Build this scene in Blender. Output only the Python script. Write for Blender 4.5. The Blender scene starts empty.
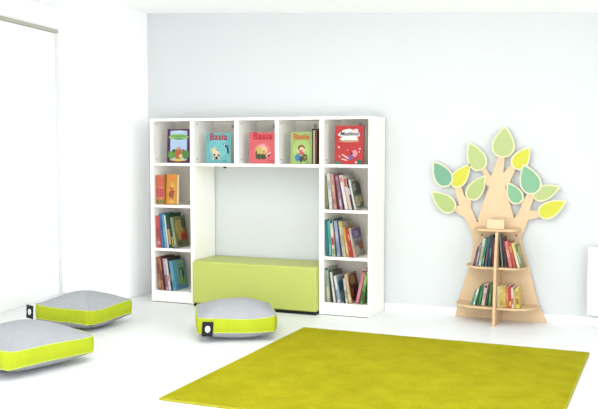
import bpy, bmesh, math, random
from mathutils import Vector, Matrix
random.seed(7)
R = math.radians
scene = bpy.context.scene
col = scene.collection

# ------------------------------------------------------------------ helpers
def lin(c):
    return tuple((v/255/12.92 if v/255 <= .04045 else ((v/255+.055)/1.055)**2.4) for v in c)

_mats = {}
def mat(c, rough=.6, name='paint', noise=0.0, scale=20.0, bump=0.0, bscale=200.0, spec=.3, stretch=None, metal=0.0):
    key = (tuple(c), rough, name, noise, scale, bump, bscale, spec, metal, stretch)
    if key in _mats: return _mats[key]
    m = bpy.data.materials.new(name); m.use_nodes = True
    nt = m.node_tree; b = nt.nodes['Principled BSDF']
    L = lin(c)
    b.inputs['Roughness'].default_value = rough
    b.inputs['Specular IOR Level'].default_value = spec
    b.inputs['Metallic'].default_value = metal
    tc = nt.nodes.new('ShaderNodeTexCoord')
    mp = nt.nodes.new('ShaderNodeMapping')
    nt.links.new(tc.outputs['Object'], mp.inputs['Vector'])
    if stretch: mp.inputs['Scale'].default_value = stretch
    n = nt.nodes.new('ShaderNodeTexNoise'); n.inputs['Scale'].default_value = scale
    n.inputs['Detail'].default_value = 4
    nt.links.new(mp.outputs[0], n.inputs['Vector'])
    r = nt.nodes.new('ShaderNodeValToRGB')
    r.color_ramp.elements[0].position = .3; r.color_ramp.elements[1].position = .7
    k = max(noise, .004)
    r.color_ramp.elements[0].color = (*[max(0, v*(1-k)) for v in L], 1)
    r.color_ramp.elements[1].color = (*[min(1, v*(1+k)) for v in L], 1)
    nt.links.new(n.outputs['Fac'], r.inputs[0])
    nt.links.new(r.outputs[0], b.inputs['Base Color'])
    if bump:
        n2 = nt.nodes.new('ShaderNodeTexNoise'); n2.inputs['Scale'].default_value = bscale
        n2.inputs['Detail'].default_value = 3
        nt.links.new(tc.outputs['Object'], n2.inputs['Vector'])
        bp = nt.nodes.new('ShaderNodeBump'); bp.inputs['Strength'].default_value = bump
        bp.inputs['Distance'].default_value = .004
        nt.links.new(n2.outputs['Fac'], bp.inputs['Height'])
        nt.links.new(bp.outputs[0], b.inputs['Normal'])
    _mats[key] = m
    return m

def link(name, bm, mats, parent=None, smooth=False, bevel=0, loc=None):
    me = bpy.data.meshes.new(name); bm.normal_update(); bm.to_mesh(me); bm.free()
    o = bpy.data.objects.new(name, me); col.objects.link(o)
    if not isinstance(mats, (list, tuple)): mats = [mats]
    for m in mats: me.materials.append(m)
    if smooth:
        for p in me.polygons: p.use_smooth = True
    if bevel:
        b = o.modifiers.new('bevel', 'BEVEL'); b.width = bevel; b.segments = 2; b.limit_method = 'ANGLE'
    if parent: o.parent = parent
    if loc: o.location = loc
    return o

def tag(o, label=None, cat=None, group=None, kind=None):
    if label: o['label'] = label
    if cat: o['category'] = cat
    if group: o['group'] = group
    if kind: o['kind'] = kind
    return o

def empty(name, loc=(0, 0, 0), rot=(0, 0, 0), label=None, cat=None, group=None):
    o = bpy.data.objects.new(name, None); col.objects.link(o)
    o.empty_display_size = .05
    o.location = loc; o.rotation_euler = rot
    return tag(o, label, cat, group)

def box(bm, x0, x1, y0, y1, z0, z1, mi=0):
    vs = [bm.verts.new((x, y, z)) for x in (x0, x1) for y in (y0, y1) for z in (z0, z1)]
    for f in ((0, 1, 3, 2), (4, 6, 7, 5), (0, 4, 5, 1), (2, 3, 7, 6), (0, 2, 6, 4), (1, 5, 7, 3)):
        fc = bm.faces.new([vs[i] for i in f]); fc.material_index = mi
    return bm

def boxo(name, dims, m, parent=None, bevel=0):
    return link(name, box(bmesh.new(), *dims), m, parent, bevel=bevel)

def prism_xz(bm, pts, y0, y1, mi=0):
    """closed outline in x,z extruded along y"""
    a = [bm.verts.new((x, y0, z)) for x, z in pts]
    b = [bm.verts.new((x, y1, z)) for x, z in pts]
    f = bm.faces.new(a); f.material_index = mi
    g = bm.faces.new(list(reversed(b))); g.material_index = mi
    n = len(pts)
    for i in range(n):
        q = bm.faces.new((a[i], b[i], b[(i+1) % n], a[(i+1) % n])); q.material_index = mi
    bmesh.ops.recalc_face_normals(bm, faces=bm.faces)
    return bm

def prism_xy(bm, pts, z0, z1):
    a = [bm.verts.new((x, y, z0)) for x, y in pts]
    b = [bm.verts.new((x, y, z1)) for x, y in pts]
    bm.faces.new(a); bm.faces.new(list(reversed(b)))
    n = len(pts)
    for i in range(n): bm.faces.new((a[i], b[i], b[(i+1) % n], a[(i+1) % n]))
    bmesh.ops.recalc_face_normals(bm, faces=bm.faces)
    return bm

# ------------------------------------------------------------------ camera (measured from the bookcase and the rug)
CAM = Vector((3.8612, -6.1801, 1.2878)); YAW = .39095; PITCH = .067654; F = 878.34
cd = bpy.data.cameras.new('camera'); cam = bpy.data.objects.new('camera', cd); col.objects.link(cam)
cam.location = CAM; cam.rotation_euler = (math.pi/2-PITCH, 0, YAW)
cd.sensor_width = 36; cd.lens = F/598*36; cd.sensor_fit = 'HORIZONTAL'
cd.clip_start = .05
scene.camera = cam
_f = Vector((-math.sin(YAW)*math.cos(PITCH), math.cos(YAW)*math.cos(PITCH), -math.sin(PITCH)))
_r = Vector((math.cos(YAW), math.sin(YAW), 0)); _u = _r.cross(_f)
def wall_xz(px, py, Y):
    """x,z on the upright plane y=Y measured from a point of the photograph"""
    d = _f + _r*((px-299)/F) - _u*((py-204.5)/F)
    t = (Y-CAM.y)/d.y; P = CAM+d*t
    return (P.x, P.z)

# ------------------------------------------------------------------ materials
M_wall = mat((202, 205, 206), .9, 'grey_wall_paint', .012, 1.5, .05, 300)
M_white = mat((250, 251, 251), .8, 'white_wall_paint', .004, 2)
M_ceil = mat((252, 252, 252), .9, 'ceiling_paint', .004, 2)
M_case = mat((247, 246, 240), .45, 'white_laminate', .006, 6, spec=.4)
M_back = mat((226, 221, 211), .6, 'back_board', .01, 6)
M_dark = mat((9, 9, 10), .5, 'black_plastic')
M_wood = mat((208, 181, 146), .55, 'birch_plywood', .035, 6, stretch=(1, 1, 6))
M_woodedge = mat((226, 186, 138), .6, 'plywood_edge', .1, 60, stretch=(1, 1, 8))
M_page = mat((238, 232, 216), .8, 'paper', .05, 90)

# ------------------------------------------------------------------ the room
D = .3676
# white stone-chip floor
fm = bpy.data.materials.new('floor_white_resin'); fm.use_nodes = True
nt = fm.node_tree; b = nt.nodes['Principled BSDF']
tc = nt.nodes.new('ShaderNodeTexCoord')
n1 = nt.nodes.new('ShaderNodeTexNoise'); n1.inputs['Scale'].default_value = 2.2; n1.inputs['Detail'].default_value = 8
nt.links.new(tc.outputs['Object'], n1.inputs['Vector'])
r1 = nt.nodes.new('ShaderNodeValToRGB')
r1.color_ramp.elements[0].position = .3; r1.color_ramp.elements[0].color = (*lin((219, 221, 221)), 1)
r1.color_ramp.elements[1].position = .7; r1.color_ramp.elements[1].color = (*lin((227, 229, 230)), 1)
nt.links.new(n1.outputs['Fac'], r1.inputs[0]); nt.links.new(r1.outputs[0], b.inputs['Base Color'])
b.inputs['Roughness'].default_value = .38; b.inputs['Specular IOR Level'].default_value = .35
tag(link('floor', box(bmesh.new(), -4, 8, -8, 1.2, -.1, 0), fm), kind='structure')

XC = -.246
bm = bmesh.new(); box(bm, XC, 8, D, D+.15, 0, 2.6); tag(link('wall_back', bm, M_wall), kind='structure')
# recess return and pier left of the bookcase
bm = bmesh.new(); box(bm, -1.1, XC, .05, D+.15, 0, 2.6); tag(link('wall_pier', bm, M_white, bevel=.004), kind='structure')
# angled left wall running towards the viewer, with a flush door
B = Vector((-.956, .05, 0)); dirv = Vector((.123, -.795, 0)).normalized(); nrm = Vector((-dirv.y, dirv.x, 0))  # nrm points into the room
ang = math.atan2(dirv.y, dirv.x)
wl = boxo('wall_left', (0, 7.5, -.12, 0, 0, 2.7), M_white); tag(wl, kind='structure')
wl.location = B; wl.rotation_euler = (0, 0, ang)
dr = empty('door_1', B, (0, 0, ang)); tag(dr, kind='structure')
boxo('door_leaf', (.05, 1.05, .002, .014, 0, 2.235), mat((252, 253, 252), .5, 'door_paint'), dr, .002)
boxo('door_frame', (.0, .046, .001, .022, 0, 2.2375), mat((222, 226, 221), .6, 'door_frame_shade'), dr, .002)  # casing; its grey-green tone paints in the shadow of the frame
boxo('head_shadow_strip', (-.0, 1.09, .001, .024, 2.238, 2.268), mat((178, 174, 162), .6, 'head_shadow_tone'), dr, .002)  # beige-grey strip standing in for the shadow line along the door top
# ceiling, slightly raked down to the right
bm = bmesh.new()
zc = lambda x: 2.414-.055*(x+.258)
box(bm, -2.2, 8, -8, D+.2, 0, .12)
for v in bm.verts: v.co.z += zc(v.co.x)
tag(link('ceiling', bm, M_ceil), kind='structure')
# skirting boards
M_base = mat((253, 253, 252), .5, 'skirting_paint')
bo = boxo('baseboard_back', (1.89, 1.965, D-.011, D-.0005, 0, .056), M_base, bevel=.002); tag(bo, kind='structure')
bo = boxo('baseboard_right', (1.967, 8, D-.011, D-.0005, 0, .056), M_base, bevel=.002); tag(bo, kind='structure')

# ------------------------------------------------------------------ bookcase
BC = empty('bookcase', (0, 0, 0), label='long white bookcase with two shelf towers joined by a bridge of cubbyholes', cat='bookcase')
T = .0185
BD = D-.014
W = 1.886
tops = 1.5
def part(name, dims, m=M_case, bevel=.0015, parent=BC):
    return boxo(name, dims, m, parent, bevel)
# uprights: (x0,x1,z0)
part('side_panel', (0, .028, 0, BD, .0, tops-.0201))
part('side_panel', (W-.020, W, 0, BD, .0, tops-.0201))
part('divider', (.370, .4045, 0, BD, 0, tops-.0201))
part('divider', (1.480, 1.516, 0, BD, 0, tops-.0201))
part('divider', (.765, .800, .001, BD, 1.1425, tops-.0201))
part('divider', (1.113, 1.142, .001, BD, 1.1425, tops-.0201))
part('top_panel', (0, W, 0, BD, tops-.02, tops))
part('bridge_shelf', (.405, 1.4795, .001, BD, 1.119, 1.142))
for x0, x1 in ((.0285, .3695), (1.5165, 1.8655)):
    for z in (.424, .780, 1.121):
        part('shelf', (x0, x1, .002, BD, z, z+.021))
    part('bottom_shelf', (x0, x1, .001, BD, .071, .094))
    part('plinth', (x0, x1, .010, .03, .003, .0705))
    part('back_board', (x0, x1, BD-.008, BD, .0945, 1.12), M_back, 0)
for x0, x1 in ((.0285, .3695), (.405, .7645), (.8005, 1.1125), (1.1425, 1.4795), (1.5165, 1.8655)):
    part('back_board', (x0, x1, BD-.008, BD, 1.1425, 1.4795), M_back, 0)
    # connector caps on the inner left side and at the back
    for (yy, zz) in ((.05, 1.455), (.05, 1.175)):
        bm = bmesh.new(); bmesh.ops.create_cone(bm, cap_ends=True, segments=12, radius1=.006, radius2=.006, depth=.003,
                        matrix=Matrix.Translation((x0+.0017, yy, zz)) @ Matrix.Rotation(R(90), 4, 'Y'))
        link('screw_cap', bm, mat((150, 146, 138), .5, 'cap_grey'), BC)
    xm = (x0+x1)/2
    bm = box(bmesh.new(), xm-.012, xm+.012, BD-.014, BD-.0085, 1.425, 1.455)
    link('back_fitting', bm, mat((178, 172, 160), .5, 'fitting_grey'), BC, bevel=.002)
bm = bmesh.new(); bmesh.ops.create_cone(bm, cap_ends=True, segments=16, radius1=.011, radius2=.011, depth=.014,
                        matrix=Matrix.Translation((.672, .02, 1.1115)))
tag(link('bolt_head', bm, M_dark, BC), label='black bolt head under bridge')
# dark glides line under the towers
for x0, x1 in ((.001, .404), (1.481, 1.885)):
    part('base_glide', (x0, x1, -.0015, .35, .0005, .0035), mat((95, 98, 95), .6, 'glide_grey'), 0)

# ------------------------------------------------------------------ bench
BN = empty('bench', (0, 0, 0), label='long lime green upholstered bench filling the niche of the bookcase', cat='bench')
M_bench = mat((172, 181, 90), .42, 'lime_leatherette', .02, 3, .05, 400, spec=.5)
bx0, bx1, by0 = .409, 1.4765, -.055
bm = box(bmesh.new(), bx0, bx1, by0, .345, .022, .365)
o = link('seat_block', bm, M_bench, BN, smooth=True)
bv = o.modifiers.new('bevel', 'BEVEL'); bv.width = .016; bv.segments = 4
o.modifiers.new('wn', 'WEIGHTED_NORMAL')
boxo('base', (bx0+.012, bx1-.005, by0+.006, .33, 0, .0215), M_dark, BN)

# ------------------------------------------------------------------ books
def mute(c, k=.82, sat=.88):
    g_ = sum(c)/3
    return tuple(round((g_+(v-g_)*sat)*k, 1) for v in c)
def clamp(v): return max(0, min(255, v))
def book_mesh(t, h, d, c, bands, x0=0.0, art=None):
    """cover (two boards and a spine, printed) and pages; spine faces -y"""
    mats = [mat(mute(c), .45, 'book_cover', .03, 40)]
    bm = bmesh.new(); k = min(.0022, t*.2)
    box(bm, x0, x0+k, 0, d, 0, h); box(bm, x0+t-k, x0+t, 0, d, 0, h); box(bm, x0+k, x0+t-k, 0, k, 0, h)
    for (z0, z1, bc) in bands:       # printed bands on the spine
        mats.append(mat(mute(bc), .45, 'book_print', .05, 60))
        box(bm, x0+t*.12, x0+t*.88, -.0008, 0, z0*h, z1*h, len(mats)-1)
    if art:                            # printed shapes on the right-hand board
        for (y0, y1, z0, z1, bc) in art:
            mats.append(mat(mute(bc), .45, 'book_print', .12, 30))
            n = 10; e = .0008
            cy, cz, ry, rz = (y0+y1)/2*d, (z0+z1)/2*h, (y1-y0)/2*d, (z1-z0)/2*h
            vs = []
            for i in range(n):
                a = 2*math.pi*i/n + .3
                ex = .45
                vs.append(bm.verts.new((x0+t+e*len(mats)*.4, cy+ry*math.copysign(abs(math.cos(a))**ex, math.cos(a)), cz+rz*math.copysign(abs(math.sin(a))**ex, math.sin(a)))))
            f = bm.faces.new(vs); f.material_index = len(mats)-1
    pg = bmesh.new(); box(pg, x0+k, x0+t-k, k, d-.004, .003, h-.003)
    return bm, mats, pg

def leaning_row(x_wall, floor, books, lean_sign, group, where, y=.018, wall_z=None):
    """books: (t,h,d,lean_deg,colour,bands,art,label) listed outward from the side they lean on"""
    prev = None
    for (t, h, d, a, c, bands, art, lab) in books:
        if 'right tower' in lab: t *= .93
        th = R(a)
        if prev is None:
            off = x_wall + lean_sign*(-1)*0
            piv = h*math.sin(th)+.001
        else:
            ppiv, pt, ph, pth = prev
            zt = min(h*math.cos(th), ph*math.cos(pth))
            piv = ppiv + pt/math.cos(pth) + .0008
            if th > pth: piv += zt*(math.tan(th)-math.tan(pth))
            else:
                piv += 0
        prev = (piv, t, h, th)
        if lean_sign < 0:   # tops to the left, pivot = lower left corner
            x = x_wall + piv; rot = (0, -th, 0); x0 = 0
        else:
            x = x_wall - piv; rot = (0, th, 0); x0 = -t
        yy = y + random.uniform(0, .006)
        root = empty('book', (x, yy, floor+.0008), rot, lab, 'book', group)
        bm, mats, pg = book_mesh(t, h, d, c, bands, x0, art)
        link('cover', bm, mats, root); link('pages', pg, M_page, root)

LW = .0285; RW = 1.5165
# --- right tower, second shelf
g = 'books on the second shelf of the right tower'
leaning_row(RW, .802, [
 (.014, .255, .19, 3, (120, 118, 70), [(.1, .9, (150, 148, 96))], None, 'thin olive book against the left side of the right tower, second shelf'),
 (.028, .272, .20, 5, (206, 208, 202), [(.55, .8, (170, 176, 180)), (.2, .35, (226, 226, 220))], None, 'thick pale grey book, tallest on the second shelf of the right tower'),
 (.028, .268, .20, 6.5, (205, 140, 126), [(.5, .7, (222, 168, 150)), (.15, .3, (186, 104, 96))], None, 'salmon pink book beside the pale grey one, right tower second shelf'),
 (.012, .262, .20, 8, (92, 26, 38), [(.3, .6, (60, 20, 28))], None, 'thin dark maroon book beside the salmon pink one, right tower second shelf'),
 (.024, .258, .20, 9, (176, 122, 140), [(.5, .85, (150, 92, 112)), (.1, .3, (208, 170, 184))], None, 'mauve book between maroon and navy spines, right tower second shelf'),
 (.009, .26, .20, 9.5, (38, 36, 66), [(.4, .7, (70, 66, 100))], None, 'very thin navy book in the middle of the right tower second shelf'),
 (.026, .262, .20, 11, (232, 218, 218), [(.1, .45, (240, 226, 222)), (.8, .95, (200, 120, 130))], None, 'white and pale pink book in the middle of the right tower second shelf'),
 (.026, .25, .20, 12, (216, 200, 190), [(.7, .96, (205, 84, 52)), (.1, .4, (226, 190, 176))], None, 'cream book with an orange-red top, right tower second shelf'),
 (.014, .235, .19, 12.5, (44, 44, 48), [(.5, .7, (214, 214, 214))], None, 'thin black book second from the right, right tower second shelf'),
 (.014, .232, .21, 13, (210, 210, 200), [(.1, .9, (224, 224, 214))],
  [(.05, .98, .03, .97, (96, 104, 88)), (.1, .6, .1, .45, (202, 192, 158)), (.4, .95, .5, .9, (60, 70, 62)), (.5, .9, .2, .45, (196, 190, 110)), (.1, .45, .6, .85, (160, 166, 150))],
  'book with a grey-green patchwork cover, last on the right tower second shelf')], -1, g, '')
# --- right tower, third shelf
g = 'books on the third shelf of the right tower'
leaning_row(RW, .446, [
 (.02, .275, .20, 3, (28, 110, 118), [(.2, .8, (36, 128, 132))], None, 'dark teal book against the left side, right tower third shelf'),
 (.018, .27, .20, 4, (58, 168, 160), [(.05, .35, (120, 200, 190))], None, 'bright turquoise book, second on the right tower third shelf'),
 (.026, .285, .20, 5, (206, 200, 182), [(.88, .99, (24, 84, 66)), (.3, .5, (176, 70, 56)), (.05, .2, (150, 170, 90)), (.55, .75, (226, 222, 206))], None, 'tall cream book with dark green top, right tower third shelf'),
 (.009, .282, .20, 5.5, (30, 74, 56), [(.4, .7, (160, 60, 50))], None, 'thin dark green book beside the tall cream one, right tower third shelf'),
 (.026, .272, .20, 6.5, (146, 166, 196), [(.5, .7, (176, 186, 214)), (.1, .4, (120, 140, 178))], None, 'light blue-grey book in the middle, right tower third shelf'),
 (.009, .27, .20, 7, (52, 60, 104), [], None, 'thin navy book in the middle of the right tower third shelf'),
 (.028, .268, .20, 8, (196, 186, 156), [(.84, .99, (222, 184, 58)), (.3, .6, (176, 166, 134))], None, 'beige book with a yellow top, right tower third shelf'),
 (.018, .225, .20, 9.5, (226, 164, 66), [(.1, .5, (236, 208, 150))], None, 'yellow-orange book beside the red ones, right tower third shelf'),
 (.014, .218, .20, 10.5, (206, 60, 42), [(.2, .4, (226, 110, 80))], None, 'narrow red book beside the yellow-orange one, right tower third shelf'),
 (.014, .215, .20, 11.5, (196, 46, 44), [(.6, .8, (230, 150, 130))], None, 'crimson book second from the right, right tower third shelf'),
 (.016, .222, .22, 12, (196, 176, 160), [(.1, .4, (214, 150, 120))],
  [(.04, .98, .03, .97, (178, 170, 158)), (.05, .97, .6, .97, (128, 106, 168)), (.3, .7, .66, .88, (170, 150, 196)), (.1, .6, .08, .35, (200, 196, 186)), (.5, .95, .2, .5, (196, 96, 76)), (.2, .5, .35, .55, (120, 130, 120))],
  'book with lilac top on its cover, last on the right tower third shelf')], -1, g, '')
# --- right tower, bottom shelf
g = 'books on the bottom shelf of the right tower'
leaning_row(RW, .095, [
 (.03, .262, .21, 4, (158, 178, 150), [(.93, .99, (60, 78, 122)), (.1, .45, (206, 196, 160)), (.5, .8, (140, 166, 142))], None, 'tall pale green book with a dark blue top edge, right tower bottom shelf'),
 (.009, .235, .20, 6, (26, 34, 40), [], None, 'thin black book beside the tall pale green one, right tower bottom shelf'),
 (.018, .232, .20, 8, (226, 224, 214), [(.5, .7, (200, 204, 200))], None, 'white book leaning near the left end, right tower bottom shelf'),
 (.009, .238, .20, 9, (100, 92, 78), [], None, 'thin brown-grey book behind the snowy blue cover, right tower bottom shelf'),
 (.02, .205, .15, 10, (222, 228, 232), [(.1, .5, (120, 166, 200))], [(.04, .97, .03, .97, (196, 214, 228)), (.1, .7, .3, .8, (104, 156, 196)), (.3, .9, .1, .4, (232, 238, 242)), (.5, .9, .5, .75, (70, 120, 170))], 'short book with snowy blue and white cover, right tower bottom shelf')],
 -1, g, '')
leaning_row(RW+.135, .095, [
 (.009, .195, .16, 6, (40, 48, 52), [], None, 'thin charcoal book in the middle, right tower bottom shelf'),
 (.018, .19, .17, 7.5, (206, 212, 196), [(.2, .5, (130, 170, 120))], None, 'white and green book left of the brown cover, right tower bottom shelf'),
 (.024, .222, .21, 10, (214, 178, 130), [(.1, .3, (236, 214, 170))],
  [(.04, .97, .03, .97, (110, 52, 30)), (.2, .75, .6, .92, (196, 150, 80)), (.35, .9, .1, .55, (60, 22, 18)), (.1, .4, .2, .5, (176, 70, 36))],
  'book with tan spine and reddish brown cover, right tower bottom shelf')], -1, g, '')
leaning_row(RW+.349, .095, [
 (.028, .245, .20, 10, (96, 150, 70), [(.1, .4, (52, 100, 44)), (.6, .9, (150, 190, 100))], None, 'green book leaning on the right side, right tower bottom shelf'),
 (.026, .262, .20, 12, (216, 112, 130), [(.94, .99, (60, 50, 50)), (.2, .6, (226, 130, 146))], None, 'pink book leaning right beside the green one, right tower bottom shelf')], 1, g, '')
# --- left tower, second shelf (three matching spines and an orange cover)
g = 'books on the second shelf of the left tower'
sp = [(.6, .95, (226, 96, 80)), (.25, .55, (214, 70, 90)), (.02, .16, (120, 140, 70))]
leaning_row(LW+.008, .802, [
 (.026, .238, .17, .6, (232, 130, 70), sp, None, 'red and orange spine leftmost on the left tower second shelf'),
 (.026, .238, .17, .6, (236, 150, 90), sp, None, 'pink and orange spine second on the left tower second shelf'),
 (.022, .238, .17, .6, (234, 140, 60), sp, None, 'pink and orange spine third on the left tower second shelf')], -1, g, '')
# --- left tower, third shelf
g = 'books on the third shelf of the left tower'
leaning_row(LW, .446, [
 (.036, .262, .20, 3.5, (214, 84, 80), [(.3, .6, (190, 66, 66)), (.1, .2, (230, 150, 140))], None, 'thick coral red book against the left side, left tower third shelf'),
 (.022, .28, .20, 4.5, (66, 116, 176), [(.5, .8, (48, 90, 150))], None, 'medium blue book beside the coral red one, left tower third shelf'),
 (.02, .276, .20, 5.5, (96, 166, 200), [(.2, .6, (120, 190, 214))], None, 'sky blue book, third on the left tower third shelf'),
 (.012, .27, .20, 6.5, (226, 232, 226), [], None, 'thin white book between blue and dark green, left tower third shelf'),
 (.028, .28, .20, 7.5, (24, 84, 58), [(.1, .55, (196, 160, 104)), (.8, .95, (20, 60, 46))], None, 'dark green book with a tan lower spine, left tower third shelf'),
 (.012, .235, .19, 8.5, (44, 40, 36), [(.05, .4, (206, 190, 80))], None, 'thin dark book behind the patterned cover, left tower third shelf'),
 (.022, .255, .20, 9.5, (134, 146, 110), [(.1, .5, (160, 166, 130))],
  [(.04, .98, .03, .97, (120, 122, 76)), (.1, .8, .45, .9, (188, 166, 84)), (.2, .8, .25, .55, (206, 150, 52)), (.45, .95, .22, .45, (186, 50, 36)), (.1, .5, .05, .22, (96, 84, 56)), (.6, .95, .6, .9, (86, 106, 70))],
  'book with a yellow and red patterned cover, last on left tower third shelf')], -1, g, '')
# --- left tower, bottom shelf
g = 'books on the bottom shelf of the left tower'
leaning_row(LW, .095, [
 (.026, .272, .20, 5.5, (176, 110, 76), [(.5, .8, (150, 76, 60)), (.1, .3, (206, 150, 104))], None, 'brown-orange book against the left side, left tower bottom shelf'),
 (.014, .268, .20, 6, (198, 130, 96), [(.3, .6, (120, 60, 56))], None, 'tan book second from the left, left tower bottom shelf'),
 (.02, .272, .20, 6.5, (74, 26, 40), [(.6, .9, (100, 36, 52))], None, 'dark maroon book, third on the left tower bottom shelf'),
 (.02, .262, .20, 7.5, (206, 170, 186), [(.1, .5, (160, 80, 110))], None, 'pink-grey book beside the dark maroon one, left tower bottom shelf'),
 (.018, .258, .20, 8.5, (232, 226, 228), [(.3, .5, (190, 150, 170))], None, 'white book left of the light blue cover, left tower bottom shelf'),
 (.012, .272, .20, 9, (52, 44, 40), [(.3, .5, (190, 150, 60))], None, 'thin dark brown book behind the light blue cover, left tower bottom shelf'),
 (.03, .245, .20, 9.5, (92, 168, 196), [(.1, .35, (64, 140, 176))],
  [(.03, .98, .02, .98, (90, 166, 190)), (.3, .93, .1, .82, (134, 184, 92)), (.42, .82, .4, .72, (52, 96, 110)), (.5, .62, .3, .66, (150, 200, 190)), (.66, .76, .28, .6, (44, 84, 96)), (.1, .5, .05, .2, (70, 140, 180)), (.4, .85, .86, .95, (190, 200, 90))],
  'light blue book with a green picture panel, last on left tower bottom shelf')], -1, g, '')

# --- books shown face out
def ell(bm, cx, cz, rx, rz, y, mi, n=20, rot=0, wob=0):
    vs = []
    for i in range(n):
        a = 2*math.pi*i/n
        k = 1+wob*math.sin(a*5+cx*90)
        x, z = rx*k*math.cos(a), rz*k*math.sin(a)
        vs.append(bm.verts.new((cx+x*math.cos(rot)-z*math.sin(rot), y, cz+x*math.sin(rot)+z*math.cos(rot))))
    f = bm.faces.new(vs); f.material_index = mi
    f.normal_update()
    if f.normal.y > 0: f.normal_flip()

def face_book(x, floor, y, w, h, t, c, shapes, label, text=None, tcol=(150, 40, 50), tsize=.05, tz=.8, edge=None, yaw=0, group=None, shear=0, art_label=None):
    """shapes: (cx,cz,rx,rz,colour,rot) in fractions of the cover, stacked in order"""
    root = empty('book', (x, y, floor+.0022), (R(-3), 0, R(yaw)), label, 'book', group)
    m = [mat(mute(c), .45, 'book_cover', .02, 30), mat(mute(edge or c), .45, 'book_cover', .02, 30)]
    bm = bmesh.new(); k = .0025
    box(bm, 0, w, 0, k, 0, h, 0); box(bm, 0, w, t-k, t, 0, h, 1); box(bm, 0, k, k, t-k, 0, h, 1)
    link('cover', bm, m, root)
    link('pages', box(bmesh.new(), k, w-.004, k, t-k, .003, h-.003), M_page, root)
    bm = bmesh.new(); mats = []
    for i, (cx, cz, rx, rz, cc, *rt) in enumerate(shapes):
        mats.append(mat(mute(cc, .85, .92), .5, 'cover_print', .06, 60))
        rot = R(rt[0]) if rt else 0
        wob = rt[1] if len(rt) > 1 else 0
        if wob == 'r':
            yb = -.0006-.0002*i
            vs = [bm.verts.new((w*cx+sx*w*rx, yb, h*cz+sz*h*rz)) for sx, sz in ((-1, -1), (1, -1), (1, 1), (-1, 1))]
            f = bm.faces.new(vs); f.material_index = i
            continue
        ell(bm, w*cx, h*cz, w*rx, h*rz, -.0006-.0002*i, i, rot=rot, wob=wob)
    link('cover_picture', bm, mats, root)
    if text:
        cu = bpy.data.curves.new('title', 'FONT'); cu.body = text; cu.size = tsize; cu.align_x = 'CENTER'
        cu.offset = .0014 if shear == 0 else .0003; cu.extrude = .0004; cu.shear = shear; cu.space_character = 1.05
        tmp = bpy.data.objects.new('title', cu); col.objects.link(tmp)
        dg = bpy.context.evaluated_depsgraph_get()
        me = bpy.data.meshes.new_from_object(tmp.evaluated_get(dg))
        bpy.data.objects.remove(tmp)
        o = bpy.data.objects.new('title_lettering', me); col.objects.link(o)
        me.materials.clear(); me.materials.append(mat(tcol, .5, 'title_ink'))
        o.parent = root; o.location = (w*.5, -.0006-.0002*len(shapes)-.0008, h*tz); o.rotation_euler = (R(90), 0, 0)
    return root

FY = .035
face_book(.136, 1.142, FY, .212, .272, .02, (92, 32, 92), [
  (.5, .52, .365, .43, (176, 206, 236), 0, 'r'), (.5, .93, .3, .03, (200, 222, 244)), (.5, .77, .44, .085, (150, 196, 96), 0, .05), (.5, .79, .34, .03, (112, 168, 92), 0, .12),
  (.5, .71, .22, .022, (90, 150, 84)), (.2, .24, .17, .12, (98, 158, 64), 10, .1), (.8, .25, .17, .13, (84, 140, 56), -10, .1), (.5, .25, .2, .17, (120, 150, 70), 0, .1),
  (.5, .27, .13, .15, (190, 92, 52), 0, .08), (.5, .42, .085, .055, (206, 120, 84)), (.47, .43, .025, .018, (246, 236, 226)), (.6, .2, .07, .06, (232, 196, 140)), (.3, .36, .06, .05, (60, 84, 50)), (.72, .36, .05, .04, (150, 70, 46)),
  (.5, .08, .34, .035, (226, 196, 84), 0, .1)],
  'purple picture book with green banner cover, leftmost cubbyhole of the top row', edge=(110, 40, 104), group='picture books shown face out in the top row')
basia = 'picture books shown face out in the top row'
face_book(.492, 1.142, FY, .224, .24, .018, (104, 190, 190), [
  (.5, .5, .36, .33, (120, 200, 204)), (.5, .56, .3, .14, (84, 164, 206), 0, .06), (.52, .5, .3, .2, (112, 196, 198)), (.33, .42, .1, .08, (236, 212, 150)), (.36, .5, .06, .04, (230, 200, 100)), (.42, .3, .16, .1, (236, 206, 176), 0, .12),
  (.35, .27, .045, .035, (40, 36, 34)), (.52, .26, .05, .03, (50, 40, 34)), (.44, .17, .05, .05, (60, 50, 44)), (.3, .15, .04, .04, (236, 200, 170)), (.55, .15, .05, .03, (236, 200, 170)),
  (.78, .58, .1, .035, (36, 44, 66), -35), (.88, .44, .04, .14, (40, 62, 104), 12), (.75, .6, .03, .022, (236, 240, 240)), (.78, .07, .09, .01, (40, 80, 90))],
  'turquoise picture book titled Basia with a dark bird, second top cubbyhole', 'Basia', (150, 44, 62), .076, .765, group=basia, edge=(70, 160, 160))
face_book(.873, 1.142, FY, .232, .242, .02, (236, 98, 106), [
  (.5, .42, .3, .24, (238, 116, 118)), (.46, .42, .22, .15, (206, 178, 92), 0, .08), (.5, .56, .12, .06, (246, 160, 160)), (.58, .45, .1, .09, (240, 196, 150)), (.56, .4, .04, .04, (196, 120, 60)),
  (.38, .22, .12, .09, (70, 84, 48), 0, .08), (.55, .22, .1, .09, (62, 76, 44), 0, .08), (.28, .32, .035, .1, (90, 96, 50)), (.72, .3, .12, .02, (244, 214, 200), 35), (.74, .26, .05, .035, (110, 60, 40)), (.8, .09, .1, .01, (150, 50, 50))],
  'coral red picture book titled Basia in the middle cubbyhole', 'Basia', (168, 24, 38), .078, .775, group=basia, edge=(120, 40, 46))
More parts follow.
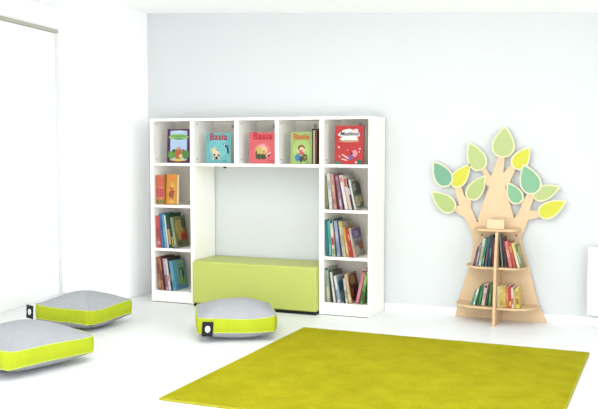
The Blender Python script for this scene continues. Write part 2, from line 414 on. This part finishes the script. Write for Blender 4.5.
face_book(1.228, 1.142, FY, .176, .242, .018, (164, 196, 104), [
  (.5, .45, .4, .3, (170, 202, 108)), (.5, .5, .16, .1, (128, 76, 50), 0, .06), (.52, .46, .1, .075, (240, 206, 176)), (.5, .36, .12, .08, (206, 84, 92)), (.64, .42, .1, .02, (240, 206, 176), 30), (.36, .4, .1, .02, (240, 206, 176), -40),
  (.35, .2, .14, .11, (60, 126, 170), 0, .05), (.66, .2, .14, .12, (96, 96, 50), 0, .05), (.5, .14, .07, .1, (50, 66, 80)), (.7, .2, .05, .05, (150, 130, 60)), (.8, .06, .1, .012, (110, 110, 40))],
  'green picture book titled Basia, fourth top cubbyhole', 'Basia', (176, 82, 40), .062, .775, group=basia, edge=(130, 166, 80))
face_book(1.588, 1.142, FY, .226, .288, .02, (206, 44, 44), [
  (.5, .78, .38, .1, (244, 238, 236), 0, .06), (.42, .86, .2, .05, (244, 238, 236), 8, .06), (.68, .86, .14, .045, (246, 216, 214), 20), (.5, .66, .32, .06, (240, 236, 226), 0, .05), (.5, .60, .36, .028, (190, 160, 120), 0, .04),
  (.7, .28, .1, .09, (236, 140, 156), 0, .1), (.56, .17, .13, .05, (120, 84, 156), 15), (.38, .2, .16, .018, (244, 200, 190), -28), (.34, .12, .12, .016, (244, 200, 190), -14), (.6, .28, .04, .05, (96, 50, 60)),
  (.88, .4, .04, .02, (240, 180, 180)), (.15, .44, .03, .024, (250, 230, 226)), (.18, .2, .022, .018, (250, 230, 226)), (.86, .32, .02, .016, (250, 230, 226)), (.45, .36, .015, .012, (250, 230, 226)),
  (.12, .035, .13, .035, (70, 128, 100), 0, .08), (.88, .06, .1, .06, (40, 104, 74), 0, .08), (.76, .05, .04, .03, (244, 190, 190))],
  'red picture book with a white cloud-shaped title, rightmost top cubbyhole', 'Madlena', (30, 26, 52), .042, .745, group=basia, edge=(150, 30, 34), shear=.35)
# two thin books beside the green one
leaning_row(1.410, 1.142, [
 (.012, .268, .18, 0.1, (46, 52, 34), [(.5, .7, (80, 40, 30))], None, 'thin dark green-black book just right of the green picture book'),
 (.009, .256, .18, 0.1, (226, 200, 160), [], None, 'thin cream book right of the green picture book, between two dark ones'),
 (.014, .252, .18, 0.1, (104, 62, 44), [(.2, .8, (130, 76, 50))], None, 'thin brown book nearest the upright in the fourth top cubbyhole')], -1, 'thin books beside the green picture book', '')
# orange cover on the left tower, second shelf
face_book(.126, .802, .03, .108, .247, .03, (236, 160, 52), [
  (.5, .88, .36, .05, (244, 130, 50), 0, .1), (.55, .5, .3, .22, (240, 172, 60), 0, .1), (.5, .55, .2, .09, (206, 96, 50), 0, .12), (.5, .38, .22, .11, (196, 84, 60), 0, .1), (.55, .6, .1, .05, (244, 206, 120)),
  (.35, .3, .07, .1, (120, 60, 40), 15), (.62, .28, .07, .09, (150, 70, 40), -10), (.7, .42, .1, .03, (110, 70, 40), 20), (.5, .1, .3, .04, (244, 190, 90))],
  'orange picture book facing out beside red spines, left tower second shelf', yaw=-6, edge=(226, 150, 70))

# ------------------------------------------------------------------ tree shelf
TR = empty('tree_bookshelf', (2.785, .3, 0), label='birch plywood tree-shaped bookshelf with green and yellow leaves against the wall', cat='bookshelf')
def rel(o):
    o.location = (-2.785, -.3, 0); return o
YP = .325        # front face of the flat tree panel
PT = .018
tp = [(455, 316), (457.6, 302), (466, 275.5), (470.6, 262.8), (472.8, 248.7), (472.5, 238), (470, 229), (467.6, 224), (464.6, 217.7), (453.6, 210.6),
      (450.5, 207.5), (454.4, 204.6), (459.5, 206), (456.5, 196), (452.5, 183), (460, 183), (464.6, 196.2), (469, 198), (471.3, 199.4), (470.8, 208), (477.1, 221.4),
      (483, 203), (488.9, 186.9), (485.5, 184.7), (484.5, 176.6), (482, 171), (478, 166), (484, 165), (490.3, 175.8), (491.8, 174.3), (498.4, 156), (505, 156), (503.2, 172.9),
      (511.3, 164.5), (516, 163), (516.5, 167), (512, 177.3), (509, 184.7), (505.6, 186.2), (509.5, 202), (514.2, 218.5), (518, 212.5), (521.6, 206.7), (520.5, 199), (524, 198.8),
      (530.4, 190), (535, 190), (534, 198), (529.6, 210.4), (541, 210.4), (542.5, 216.7), (528.2, 220), (525.8, 226), (524, 232), (521.3, 237.5), (522.3, 246), (529.3, 268.4), (537.8, 303), (547.2, 323.6)]
pts = [wall_xz(x, y, YP) for x, y in tp]
pts[0] = (pts[0][0], .0); pts[-1] = (pts[-1][0], .0)
rel(link('back_panel', prism_xz(bmesh.new(), pts, YP, YP+PT), [M_wood], TR, bevel=.0015))

def leaf(tip, base, w, c, w2=None, dy=0.0):
    tx, tz = wall_xz(*tip, YP); bx, bz = wall_xz(*base, YP)
    d = Vector((tx-bx, tz-bz)); L = d.length; d.normalize(); n = Vector((-d.y, d.x))
    W_ = w*.00715; W2 = (w2 or w)*.00715
    def outline(off):
        out = []
        N = 16
        for side, ww in ((1, W_), (-1, W2)):
            rng = range(N+1) if side == 1 else range(N-1, 0, -1)
            for i in rng:
                t = i/N
                prof = math.sin(math.pi*t**.66)**.8 if 0 < t < 1 else 0
                k = L*t; s = prof*ww*side
                # inset about the leaf's middle
                fx = (k-L*.45)*(1-off/(L*.5))+L*.45 - (off*.35 if t > .8 else 0)
                fs = s*(1-off/max(ww, .001))
                out.append((bx+d.x*fx+n.x*fs, bz+d.y*fx+n.y*fs))
        return out
    rim = rel(link('leaf', prism_xz(bmesh.new(), outline(0), YP-.012-dy, YP-.0005), [mat((214, 206, 172), .5, 'leaf_rim_ply', .02, 20)], TR))
    link('leaf_face', prism_xz(bmesh.new(), outline(.0105), YP-.0135-dy, YP-.0121-dy), [mat(c, .5, 'leaf_paint', .015, 10)], rim)
LG = (164, 178, 118); GR = (118, 164, 130); YE = (190, 188, 58); GT = (106, 154, 128)
leaf((505.6, 126), (502.3, 158), 11.6, LG)
leaf((469.5, 142), (482, 170.5), 9.8, LG)
leaf((433.8, 161), (449.5, 186), 9.8, GT, dy=.002)
leaf((470.6, 164), (452.8, 186.6), 8.4, YE)
leaf((486, 175), (468.6, 199.6), 8.6, (160, 176, 112))
leaf((431.6, 191.3), (455, 210.8), 9.2, (156, 174, 110))
leaf((530, 147), (514.5, 168.8), 8.8, YE)
leaf((523.6, 164), (535, 194), 10.6, GR, dy=.002)
leaf((560.5, 186.5), (532.8, 197), 8.2, LG)
leaf((507.8, 182), (520, 203.6), 7.9, GR)
leaf((566.5, 200.5), (538.8, 215.5), 8.6, YE)

# centre fin, shelves, top shelf and block
FX = 2.788; FT = .018
bm = bmesh.new()
fin = [(YP-.0005, 0), (.038, 0), (.05, .12), (.075, .45), (.125, .665), (YP-.0005, .665)]
a = [bm.verts.new((FX-FT/2, y, z)) for y, z in fin]; b_ = [bm.verts.new((FX+FT/2, y, z)) for y, z in fin]
bm.faces.new(a); bm.faces.new(list(reversed(b_)))
for i in range(6): bm.faces.new((a[i], b_[i], b_[(i+1) % 6], a[(i+1) % 6]))
bmesh.ops.recalc_face_normals(bm, faces=bm.faces)
rel(link('centre_fin', bm, mat((202, 170, 132), .55, 'birch_fin', .05, 8, stretch=(1, 1, 6)), TR, bevel=.0015))
def qshelf(name, sgn, half, depth, z, th=.015, sq=3.2):
    p_ = [(FX+sgn*(FT/2+.0004), YP-.0005)]
    N = 16
    for i in range(N+1):
        a = math.pi/2*i/N
        ex = 2/sq
        x = (abs(math.cos(a))**ex)*(half-FT/2)+FT/2+.0004; y = (abs(math.sin(a))**ex)*depth
        p_.append((FX+sgn*x, YP-.0005-y))
    bm = prism_xy(bmesh.new(), p_, z-th, z)
    rel(link(name, bm, mat((204, 174, 136), .55, 'birch_shelf', .05, 10), TR, bevel=.002))
qshelf('shelf', -1, .31, .235, .128); qshelf('shelf', 1, .277, .235, .128)
qshelf('shelf', -1, .24, .205, .412); qshelf('shelf', 1, .195, .205, .412)
# top shelf
p_ = []
for i in range(25):
    a = math.pi*i/24
    p_.append((2.765+.162*math.copysign(abs(math.cos(a))**.55, math.cos(a)), YP-.0005-.16*abs(math.sin(a))**.55))
rel(link('top_shelf', prism_xy(bmesh.new(), p_, .6655, .683), mat((204, 174, 136), .55, 'birch_shelf', .05, 10), TR, bevel=.002))
rel(link('block', box(bmesh.new(), 2.705, 2.83, .185, .245, .6835, .752), mat((212, 188, 154), .55, 'birch_block', .03, 10), TR, bevel=.004))
for (x, y) in ((482, 235), (516.4, 235.6), (477.6, 221)):
    sx, sz = wall_xz(x, y, YP)
    bm = bmesh.new(); bmesh.ops.create_cone(bm, cap_ends=True, segments=14, radius1=.0065, radius2=.0065, depth=.004,
                    matrix=Matrix.Translation((sx, YP-.002, sz)) @ Matrix.Rotation(R(90), 4, 'X'))
    rel(link('screw', bm, mat((84, 66, 52), .4, 'screw_dark'), TR))

# books on the tree shelf
def tree_row(sgn, z, y, books, group):
    kh = .92 if z > .3 else .87
    books = [(t*.93, h*kh, d, a*1.25, *rest) for (t, h, d, a, *rest) in books]
    leaning_row(FX+sgn*(FT/2+.001), z, books, -sgn, group, '', y=y)
g = 'books on the upper tree shelf'
tree_row(-1, .4125, .15, [
 (.02, .225, .13, 2, (104, 30, 44), [(.5, .8, (150, 60, 74))], None, 'maroon book left of the fin, upper tree shelf'),
 (.02, .245, .13, 3.5, (24, 64, 74), [(.3, .6, (60, 120, 120))], None, 'dark teal book, tallest left of the fin, upper tree shelf'),
 (.018, .23, .13, 5, (60, 88, 120), [(.2, .5, (120, 60, 90))], None, 'slate blue book left of the fin, upper tree shelf'),
 (.014, .215, .13, 6.5, (40, 130, 104), [(.1, .3, (120, 190, 160))], None, 'emerald green book left of the fin, upper tree shelf'),
 (.02, .222, .13, 7.5, (196, 208, 190), [(.2, .7, (164, 184, 130))], None, 'pale green-white book left of the fin, upper tree shelf'),
 (.016, .18, .13, 9, (150, 130, 146), [(.2, .6, (180, 166, 176))], None, 'grey-mauve book second from the left, upper tree shelf'),
 (.014, .15, .13, 10.5, (88, 62, 104), [(.2, .5, (150, 100, 110))], None, 'short purple book furthest left on the upper tree shelf')], g)
tree_row(1, .4125, .15, [
 (.01, .25, .13, 5, (118, 150, 150), [], None, 'thin grey-green book, tallest right of the fin, upper tree shelf'),
 (.022, .235, .13, 7, (86, 20, 30), [(.1, .5, (60, 16, 24))], None, 'dark wine red book right of the fin, upper tree shelf'),
 (.026, .205, .13, 9, (222, 120, 112), [(.4, .7, (236, 160, 140))], None, 'coral pink book right of the fin, upper tree shelf'),
 (.022, .2, .13, 10.5, (206, 70, 52), [(.6, .85, (230, 140, 80))], None, 'brick red book right of the fin, upper tree shelf'),
 (.02, .195, .13, 12, (240, 222, 130), [(.1, .5, (232, 226, 196))], None, 'pale yellow book near the right end, upper tree shelf'),
 (.014, .18, .14, 13, (120, 130, 90), [(.2, .7, (200, 200, 170))],
  [(.04, .96, .03, .97, (170, 168, 96)), (.2, .8, .5, .9, (206, 196, 90)), (.2, .7, .1, .4, (130, 140, 110))], 'olive and yellow book furthest right on the upper tree shelf')], g)
g = 'books on the lower tree shelf'
tree_row(-1, .1285, .125, [
 (.014, .17, .13, 2, (130, 60, 60), [(.1, .5, (96, 130, 70))], None, 'dull red book touching the fin on the left, lower tree shelf'),
 (.018, .172, .13, 4, (70, 130, 60), [(.2, .6, (120, 170, 90))], None, 'mid green book beside the dull red one, lower tree shelf'),
 (.016, .18, .13, 6, (34, 70, 48), [(.8, .95, (150, 50, 60))], None, 'dark green book with a red top, lower tree shelf'),
 (.026, .178, .13, 7, (224, 196, 186), [(.3, .6, (200, 150, 146)), (.85, .97, (120, 40, 60))], None, 'pale pink book in the left half of the lower tree shelf'),
 (.018, .175, .13, 9, (30, 120, 60), [(.2, .7, (60, 150, 84))], None, 'bright green book in the left half of the lower tree shelf'),
 (.012, .165, .13, 10, (24, 90, 50), [], None, 'thin dark green book in the left half of the lower tree shelf'),
 (.014, .145, .13, 12, (220, 230, 214), [(.2, .6, (150, 200, 150))], None, 'thin whitish green book near the left end, lower tree shelf'),
 (.012, .13, .13, 14, (74, 160, 130), [], None, 'short sea green book furthest left on the lower tree shelf')], g)
tree_row(1, .1285, .11, [
 (.02, .172, .13, .6, (240, 226, 180), [(.2, .6, (236, 214, 150))], None, 'cream book touching the fin on the right, lower tree shelf'),
 (.022, .178, .13, .8, (232, 198, 70), [(.1, .3, (196, 160, 50)), (.7, .85, (244, 226, 140))], None, 'golden yellow book second right of the fin, lower tree shelf'),
 (.02, .176, .13, 1, (206, 186, 90), [(.3, .7, (226, 206, 120))], None, 'mustard book third right of the fin, lower tree shelf'),
 (.02, .172, .13, 1.5, (232, 110, 56), [(.4, .7, (240, 150, 90))], None, 'orange book in the right half of the lower tree shelf'),
 (.018, .18, .13, 2, (206, 50, 44), [(.1, .3, (240, 200, 80))], None, 'red book in the right half of the lower tree shelf'),
 (.014, .165, .13, 2.5, (236, 226, 210), [(.2, .5, (180, 120, 80))], None, 'white book between red and yellow, lower tree shelf'),
 (.016, .15, .13, 3, (224, 176, 96), [], None, 'tan book second from the right end, lower tree shelf'),
 (.022, .165, .13, 3.5, (236, 210, 84), [(.2, .5, (150, 110, 60)), (.6, .85, (196, 150, 90))], None, 'yellow book with brown marks furthest right, lower tree shelf')], g)

# ------------------------------------------------------------------ floor cushions
M_fab = mat((157, 159, 163), .9, 'grey_canvas', .03, 14, .25, 500, spec=.1)
M_lime = mat((164, 176, 36), .8, 'lime_canvas', .03, 10, .2, 500, spec=.15)
M_seam = mat((176, 190, 60), .9, 'seam')
def cushion(x, y, rz, s, label, tagpos, ph=0.0, top=.084):
    root = empty('floor_cushion', (x, y, 0), (0, 0, R(rz)), label, 'cushion', 'grey and lime floor cushions')
    a = s/2; zb, zt = .068, .158; N = 30
    def perim(u):            # u in 0..4 around, returns x,y, corner closeness
        k = int(u) % 4; f = (u-int(u))*2-1
        p = [(f, -1), (1, f), (-f, 1), (-1, -f)][k]
        # rounded square
        X, Y = p
        r = (abs(X)**14+abs(Y)**14)**(1/14)
        X, Y = X/r, Y/r
        pinch = 1+.018*(1-abs(f)**2.5)         # sides bow outwards slightly
        return X*a*pinch, Y*a*pinch, abs(f)
    rnd = random.Random(int(ph*10)+3)
    pk = [(rnd.uniform(0, 4), rnd.uniform(.5, 1)) for _ in range(14)] + [(i+.93, 1.3) for i in range(0)] + [(i+.06, .9) for i in range(4)]
    def pucker(u):
        s_ = 0
        for c, w in pk:
            dd = min(abs(u-c), 4-abs(u-c))
            s_ += w*math.exp(-(dd/.022)**2)
        return s_
    def pucker2(u):
        s_ = 0
        for c, w in pk[:14]:
            dd = min(abs(u-c), 4-abs(u-c))
            s_ += w*math.exp(-(dd/.03)**2)
        return s_
    wave = lambda u: .005*math.sin(u*3.3+ph)+.004*math.sin(u*7.1+ph*2)
    M = 240
    # band
    bm = bmesh.new(); rings = []
    for j in range(7):
        v = j/6; ring = []
        for i in range(M):
            u = 4*i/M; X, Y, f = perim(u)
            bul = 1+.022*math.sin(math.pi*v)*(1-.5*f**4)
            pinch = -.006*pucker(u)/a*(.4+abs(v-.5))
            z = zb+(zt-zb)*v + wave(u)*(.6+.4*v) + (.010*(1-f**2) if j == 6 else 0)*0 + .006*(f**6)*(v-.5)*2
            ring.append(bm.verts.new((X*(bul+pinch), Y*(bul+pinch), z)))
        rings.append(ring)
    top_ring = [tuple(v.co) for v in rings[-1]]; bot_ring = [tuple(v.co) for v in rings[0]]
    for j in range(6):
        for i in range(M):
            bm.faces.new((rings[j][i], rings[j][(i+1) % M], rings[j+1][(i+1) % M], rings[j+1][i]))
    link('side_band', bm, M_lime, root, smooth=True)
    # top and bottom puffed panels from concentric rings
    def panel(name, ring0, puff, flat, m):
        bm = bmesh.new(); K = 16; rs = []
        for j in range(K):
            t = j/K
            ring = []
            for i, (X, Y, Z) in enumerate(ring0):
                u = 4*i/M; sc = 1-t
                px_, py_ = X*sc, Y*sc
                q = (1-min(1, abs(px_)/a)**2.2)*(1-min(1, abs(py_)/a)**2.2)
                q = max(0, q)**(.88 if puff > 0 else .6)
                zc_ = Z*(1-t)**1.5+(zt if puff > 0 else zb)*(1-(1-t)**1.5)
                z = zc_+puff*q
                if puff < 0: z = max(flat, z)
                z += math.copysign(1, puff)*(-.0035)*pucker2(u)*math.exp(-((t-.12)/.09)**2)
                if puff > 0: z += .004*math.sin(px_*17+ph)*math.cos(py_*14+ph)*q
                ring.append(bm.verts.new((px_, py_, z)))
            rs.append(ring)
        for j in range(K-1):
            for i in range(M):
                bm.faces.new((rs[j][i], rs[j][(i+1) % M], rs[j+1][(i+1) % M], rs[j+1][i]))
        c = bm.verts.new((0, 0, (zt if puff > 0 else zb)+puff if puff > 0 else flat))
        for i in range(M): bm.faces.new((rs[-1][i], rs[-1][(i+1) % M], c))
        bmesh.ops.recalc_face_normals(bm, faces=bm.faces)
        if puff < 0 and False: pass
        return link(name, bm, m, root, smooth=True)
    panel('top_panel', top_ring, top, None, M_fab)
    panel('bottom_panel', bot_ring, -.08, .0, M_fab)
    # seams
    for ring0 in (top_ring, bot_ring):
        cu = bpy.data.curves.new('seam', 'CURVE'); cu.dimensions = '3D'; cu.bevel_depth = .0028; cu.bevel_resolution = 1
        sp_ = cu.splines.new('POLY'); sp_.points.add(M-1); sp_.use_cyclic_u = True
        for k, q in enumerate(ring0): sp_.points[k].co = (*q, 1)
        tmp = bpy.data.objects.new('tmp', cu); col.objects.link(tmp)
        me = bpy.data.meshes.new_from_object(tmp.evaluated_get(bpy.context.evaluated_depsgraph_get()))
        bpy.data.objects.remove(tmp)
        o = bpy.data.objects.new('seam', me); col.objects.link(o); me.materials.clear(); me.materials.append(mat((188, 200, 84), .9, 'seam_thread')); o.parent = root
    # sewn-on black tag with a ring
    if tagpos:
        tx, ty, tz, trz = tagpos
        T0 = bmesh.new(); w, h = .072, .096
        box(T0, 0, w, -.002, .002, -h/2, h/2)
        tg = link('tag', T0, M_dark, root, bevel=.001)
        tg.location = (tx, ty, tz); tg.rotation_euler = (0, R(4), R(trz))
        RB = bmesh.new(); n = 24
        for (r0, r1) in ((.0, .019),):
            vs = [RB.verts.new((w/2+r1*math.cos(2*math.pi*i/n)*.9, -.0032, r1*math.sin(2*math.pi*i/n)*1.15)) for i in range(n)]
            wv = [RB.verts.new((w/2+.011*math.cos(2*math.pi*i/n)*.9, -.0032, .011*math.sin(2*math.pi*i/n)*1.15)) for i in range(n)]
            for i in range(n): RB.faces.new((vs[i], vs[(i+1) % n], wv[(i+1) % n], wv[i]))
        link('tag_ring', RB, mat((240, 240, 236), .6, 'tag_white'), tg)
        RC = bmesh.new()
        vs = [RC.verts.new((w/2+.0108*math.cos(2*math.pi*i/n)*.9, -.0030, .0108*math.sin(2*math.pi*i/n)*1.15)) for i in range(n)]
        RC.faces.new(vs); link('tag_dot', RC, mat((214, 214, 206), .6, 'tag_inner'), tg)
    return root
cushion(.062, -1.0, -4, .495, 'grey and lime floor cushion by the left wall, farthest back, tag sticking out left', (-.314, -.247, .115, -8), 1.0)
cushion(.389, -2.068, 75, .62, 'grey and lime floor cushion nearest the viewer, cut by the left edge of the photo', None, 2.2)
cushion(1.20, -.865, 30, .52, 'grey and lime floor cushion in front of the green bench', (-.232, -.276, .098, 3), 3.1)

# ------------------------------------------------------------------ rug
rm = bpy.data.materials.new('olive_pile'); rm.use_nodes = True
nt = rm.node_tree; b = nt.nodes['Principled BSDF']; b.inputs['Roughness'].default_value = .95; b.inputs['Specular IOR Level'].default_value = .05
pass
tc = nt.nodes.new('ShaderNodeTexCoord')
na = nt.nodes.new('ShaderNodeTexNoise'); na.inputs['Scale'].default_value = 5; na.inputs['Detail'].default_value = 6; na.inputs['Roughness'].default_value = .65
nb = nt.nodes.new('ShaderNodeTexNoise'); nb.inputs['Scale'].default_value = 90; nb.inputs['Detail'].default_value = 3
mx = nt.nodes.new('ShaderNodeMath'); mx.operation = 'MULTIPLY_ADD'; mx.inputs[1].default_value = .45
for n_ in (na, nb): nt.links.new(tc.outputs['Object'], n_.inputs['Vector'])
nt.links.new(nb.outputs['Fac'], mx.inputs[0]); nt.links.new(na.outputs['Fac'], mx.inputs[2])
rp = nt.nodes.new('ShaderNodeValToRGB')
rp.color_ramp.elements[0].position = .5; rp.color_ramp.elements[0].color = (*lin((138, 133, 12)), 1)
rp.color_ramp.elements[1].position = .95; rp.color_ramp.elements[1].color = (*lin((162, 156, 26)), 1)
nt.links.new(mx.outputs[0], rp.inputs[0]); nt.links.new(rp.outputs[0], b.inputs['Base Color'])
bp = nt.nodes.new('ShaderNodeBump'); bp.inputs['Strength'].default_value = .6; bp.inputs['Distance'].default_value = .006
nt.links.new(nb.outputs['Fac'], bp.inputs['Height']); nt.links.new(bp.outputs[0], b.inputs['Normal'])
RX0, RX1, RY0, RY1 = -.957, .957, -.942, .942
RUG = empty('rug', (2.512, -1.485, 0), (0, 0, R(-.75)), label='large olive green square pile rug lying on the white floor', cat='rug')
bm = bmesh.new(); n = 90
gv = [[bm.verts.new((RX0+.008+(RX1-RX0-.016)*i/n, RY0+.008+(RY1-RY0-.016)*j/n,
      .0125+random.uniform(-.0012, .0012)+.0015*math.sin(i*.5)*math.sin(j*.37))) for j in range(n+1)] for i in range(n+1)]
for i in range(n):
    for j in range(n): bm.faces.new((gv[i][j], gv[i+1][j], gv[i+1][j+1], gv[i][j+1]))
link('pile', bm, rm, RUG, smooth=True)
bm = bmesh.new()
e = .011
for d_ in ((RX0, RX0+e, RY0, RY1), (RX1-e, RX1, RY0, RY1), (RX0+e, RX1-e, RY0, RY0+e), (RX0+e, RX1-e, RY1-e, RY1)):
    box(bm, *d_, 0, .0125)
link('binding', bm, mat((156, 150, 34), .9, 'rug_binding', .08, 60), RUG, bevel=.003)

# ------------------------------------------------------------------ wall heater at the right edge
RD = empty('wall_heater', (3.40, .3, .085), label='white flat panel heater mounted low on the wall at the right edge', cat='heater')
M_h = mat((238, 241, 238), .45, 'heater_enamel')
o = boxo('front_panel', (0, 1.1, -.02, 0, 0, .485), M_h, RD); bv = o.modifiers.new('b', 'BEVEL'); bv.width = .008; bv.segments = 3
boxo('heater_body', (.02, 1.08, .0005, .045, .02, .465), mat((214, 217, 212), .5, 'heater_side'), RD)
for x in (.15, .9): boxo('bracket', (x, x+.04, .0455, .0665, .1, .38), mat((200, 200, 196), .5, 'bracket'), RD)

# ------------------------------------------------------------------ light
w = bpy.data.worlds.new('world'); scene.world = w; w.use_nodes = True
bg = w.node_tree.nodes['Background']; bg.inputs[0].default_value = (.93, .97, 1, 1); bg.inputs[1].default_value = .96
def area(name, loc, target, sx, sy, energy, c=(1, 1, 1)):
    l = bpy.data.lights.new(name, 'AREA'); l.shape = 'RECTANGLE'; l.size = sx; l.size_y = sy; l.energy = energy; l.color = c
    o = bpy.data.objects.new(name, l); col.objects.link(o); o.location = loc
    o.rotation_euler = (Vector(target)-Vector(loc)).to_track_quat('-Z', 'Y').to_euler()
    return o
area('window_light', (7.6, -4.6, 1.9), (.2, 0, 1.3), 3.6, 2.2, 200, (.98, .99, 1))
area('top_fill', (2.2, -1.7, 2.2), (2.1, -1.2, 0), 3.0, 1.8, 46, (1, 1, 1))  # added fill from above, not a fitting of the room
area('front_fill', (1.5, -6.5, 1.8), (1.2, 0, 1.0), 3.5, 2.0, 24, (1, 1, 1))  # unseen fill lamp added behind the camera for frontal light
area('up_fill', (2.5, -5.0, .3), (1.8, -2.0, 2.5), 3.0, 1.5, 118, (.97, .98, 1))  # fill lamp added near the floor to whiten the ceiling

scene.view_settings.view_transform = 'Standard'
scene.view_settings.look = 'None'
scene.view_settings.exposure = 0
scene.cycles.max_bounces = 8; scene.cycles.diffuse_bounces = 5
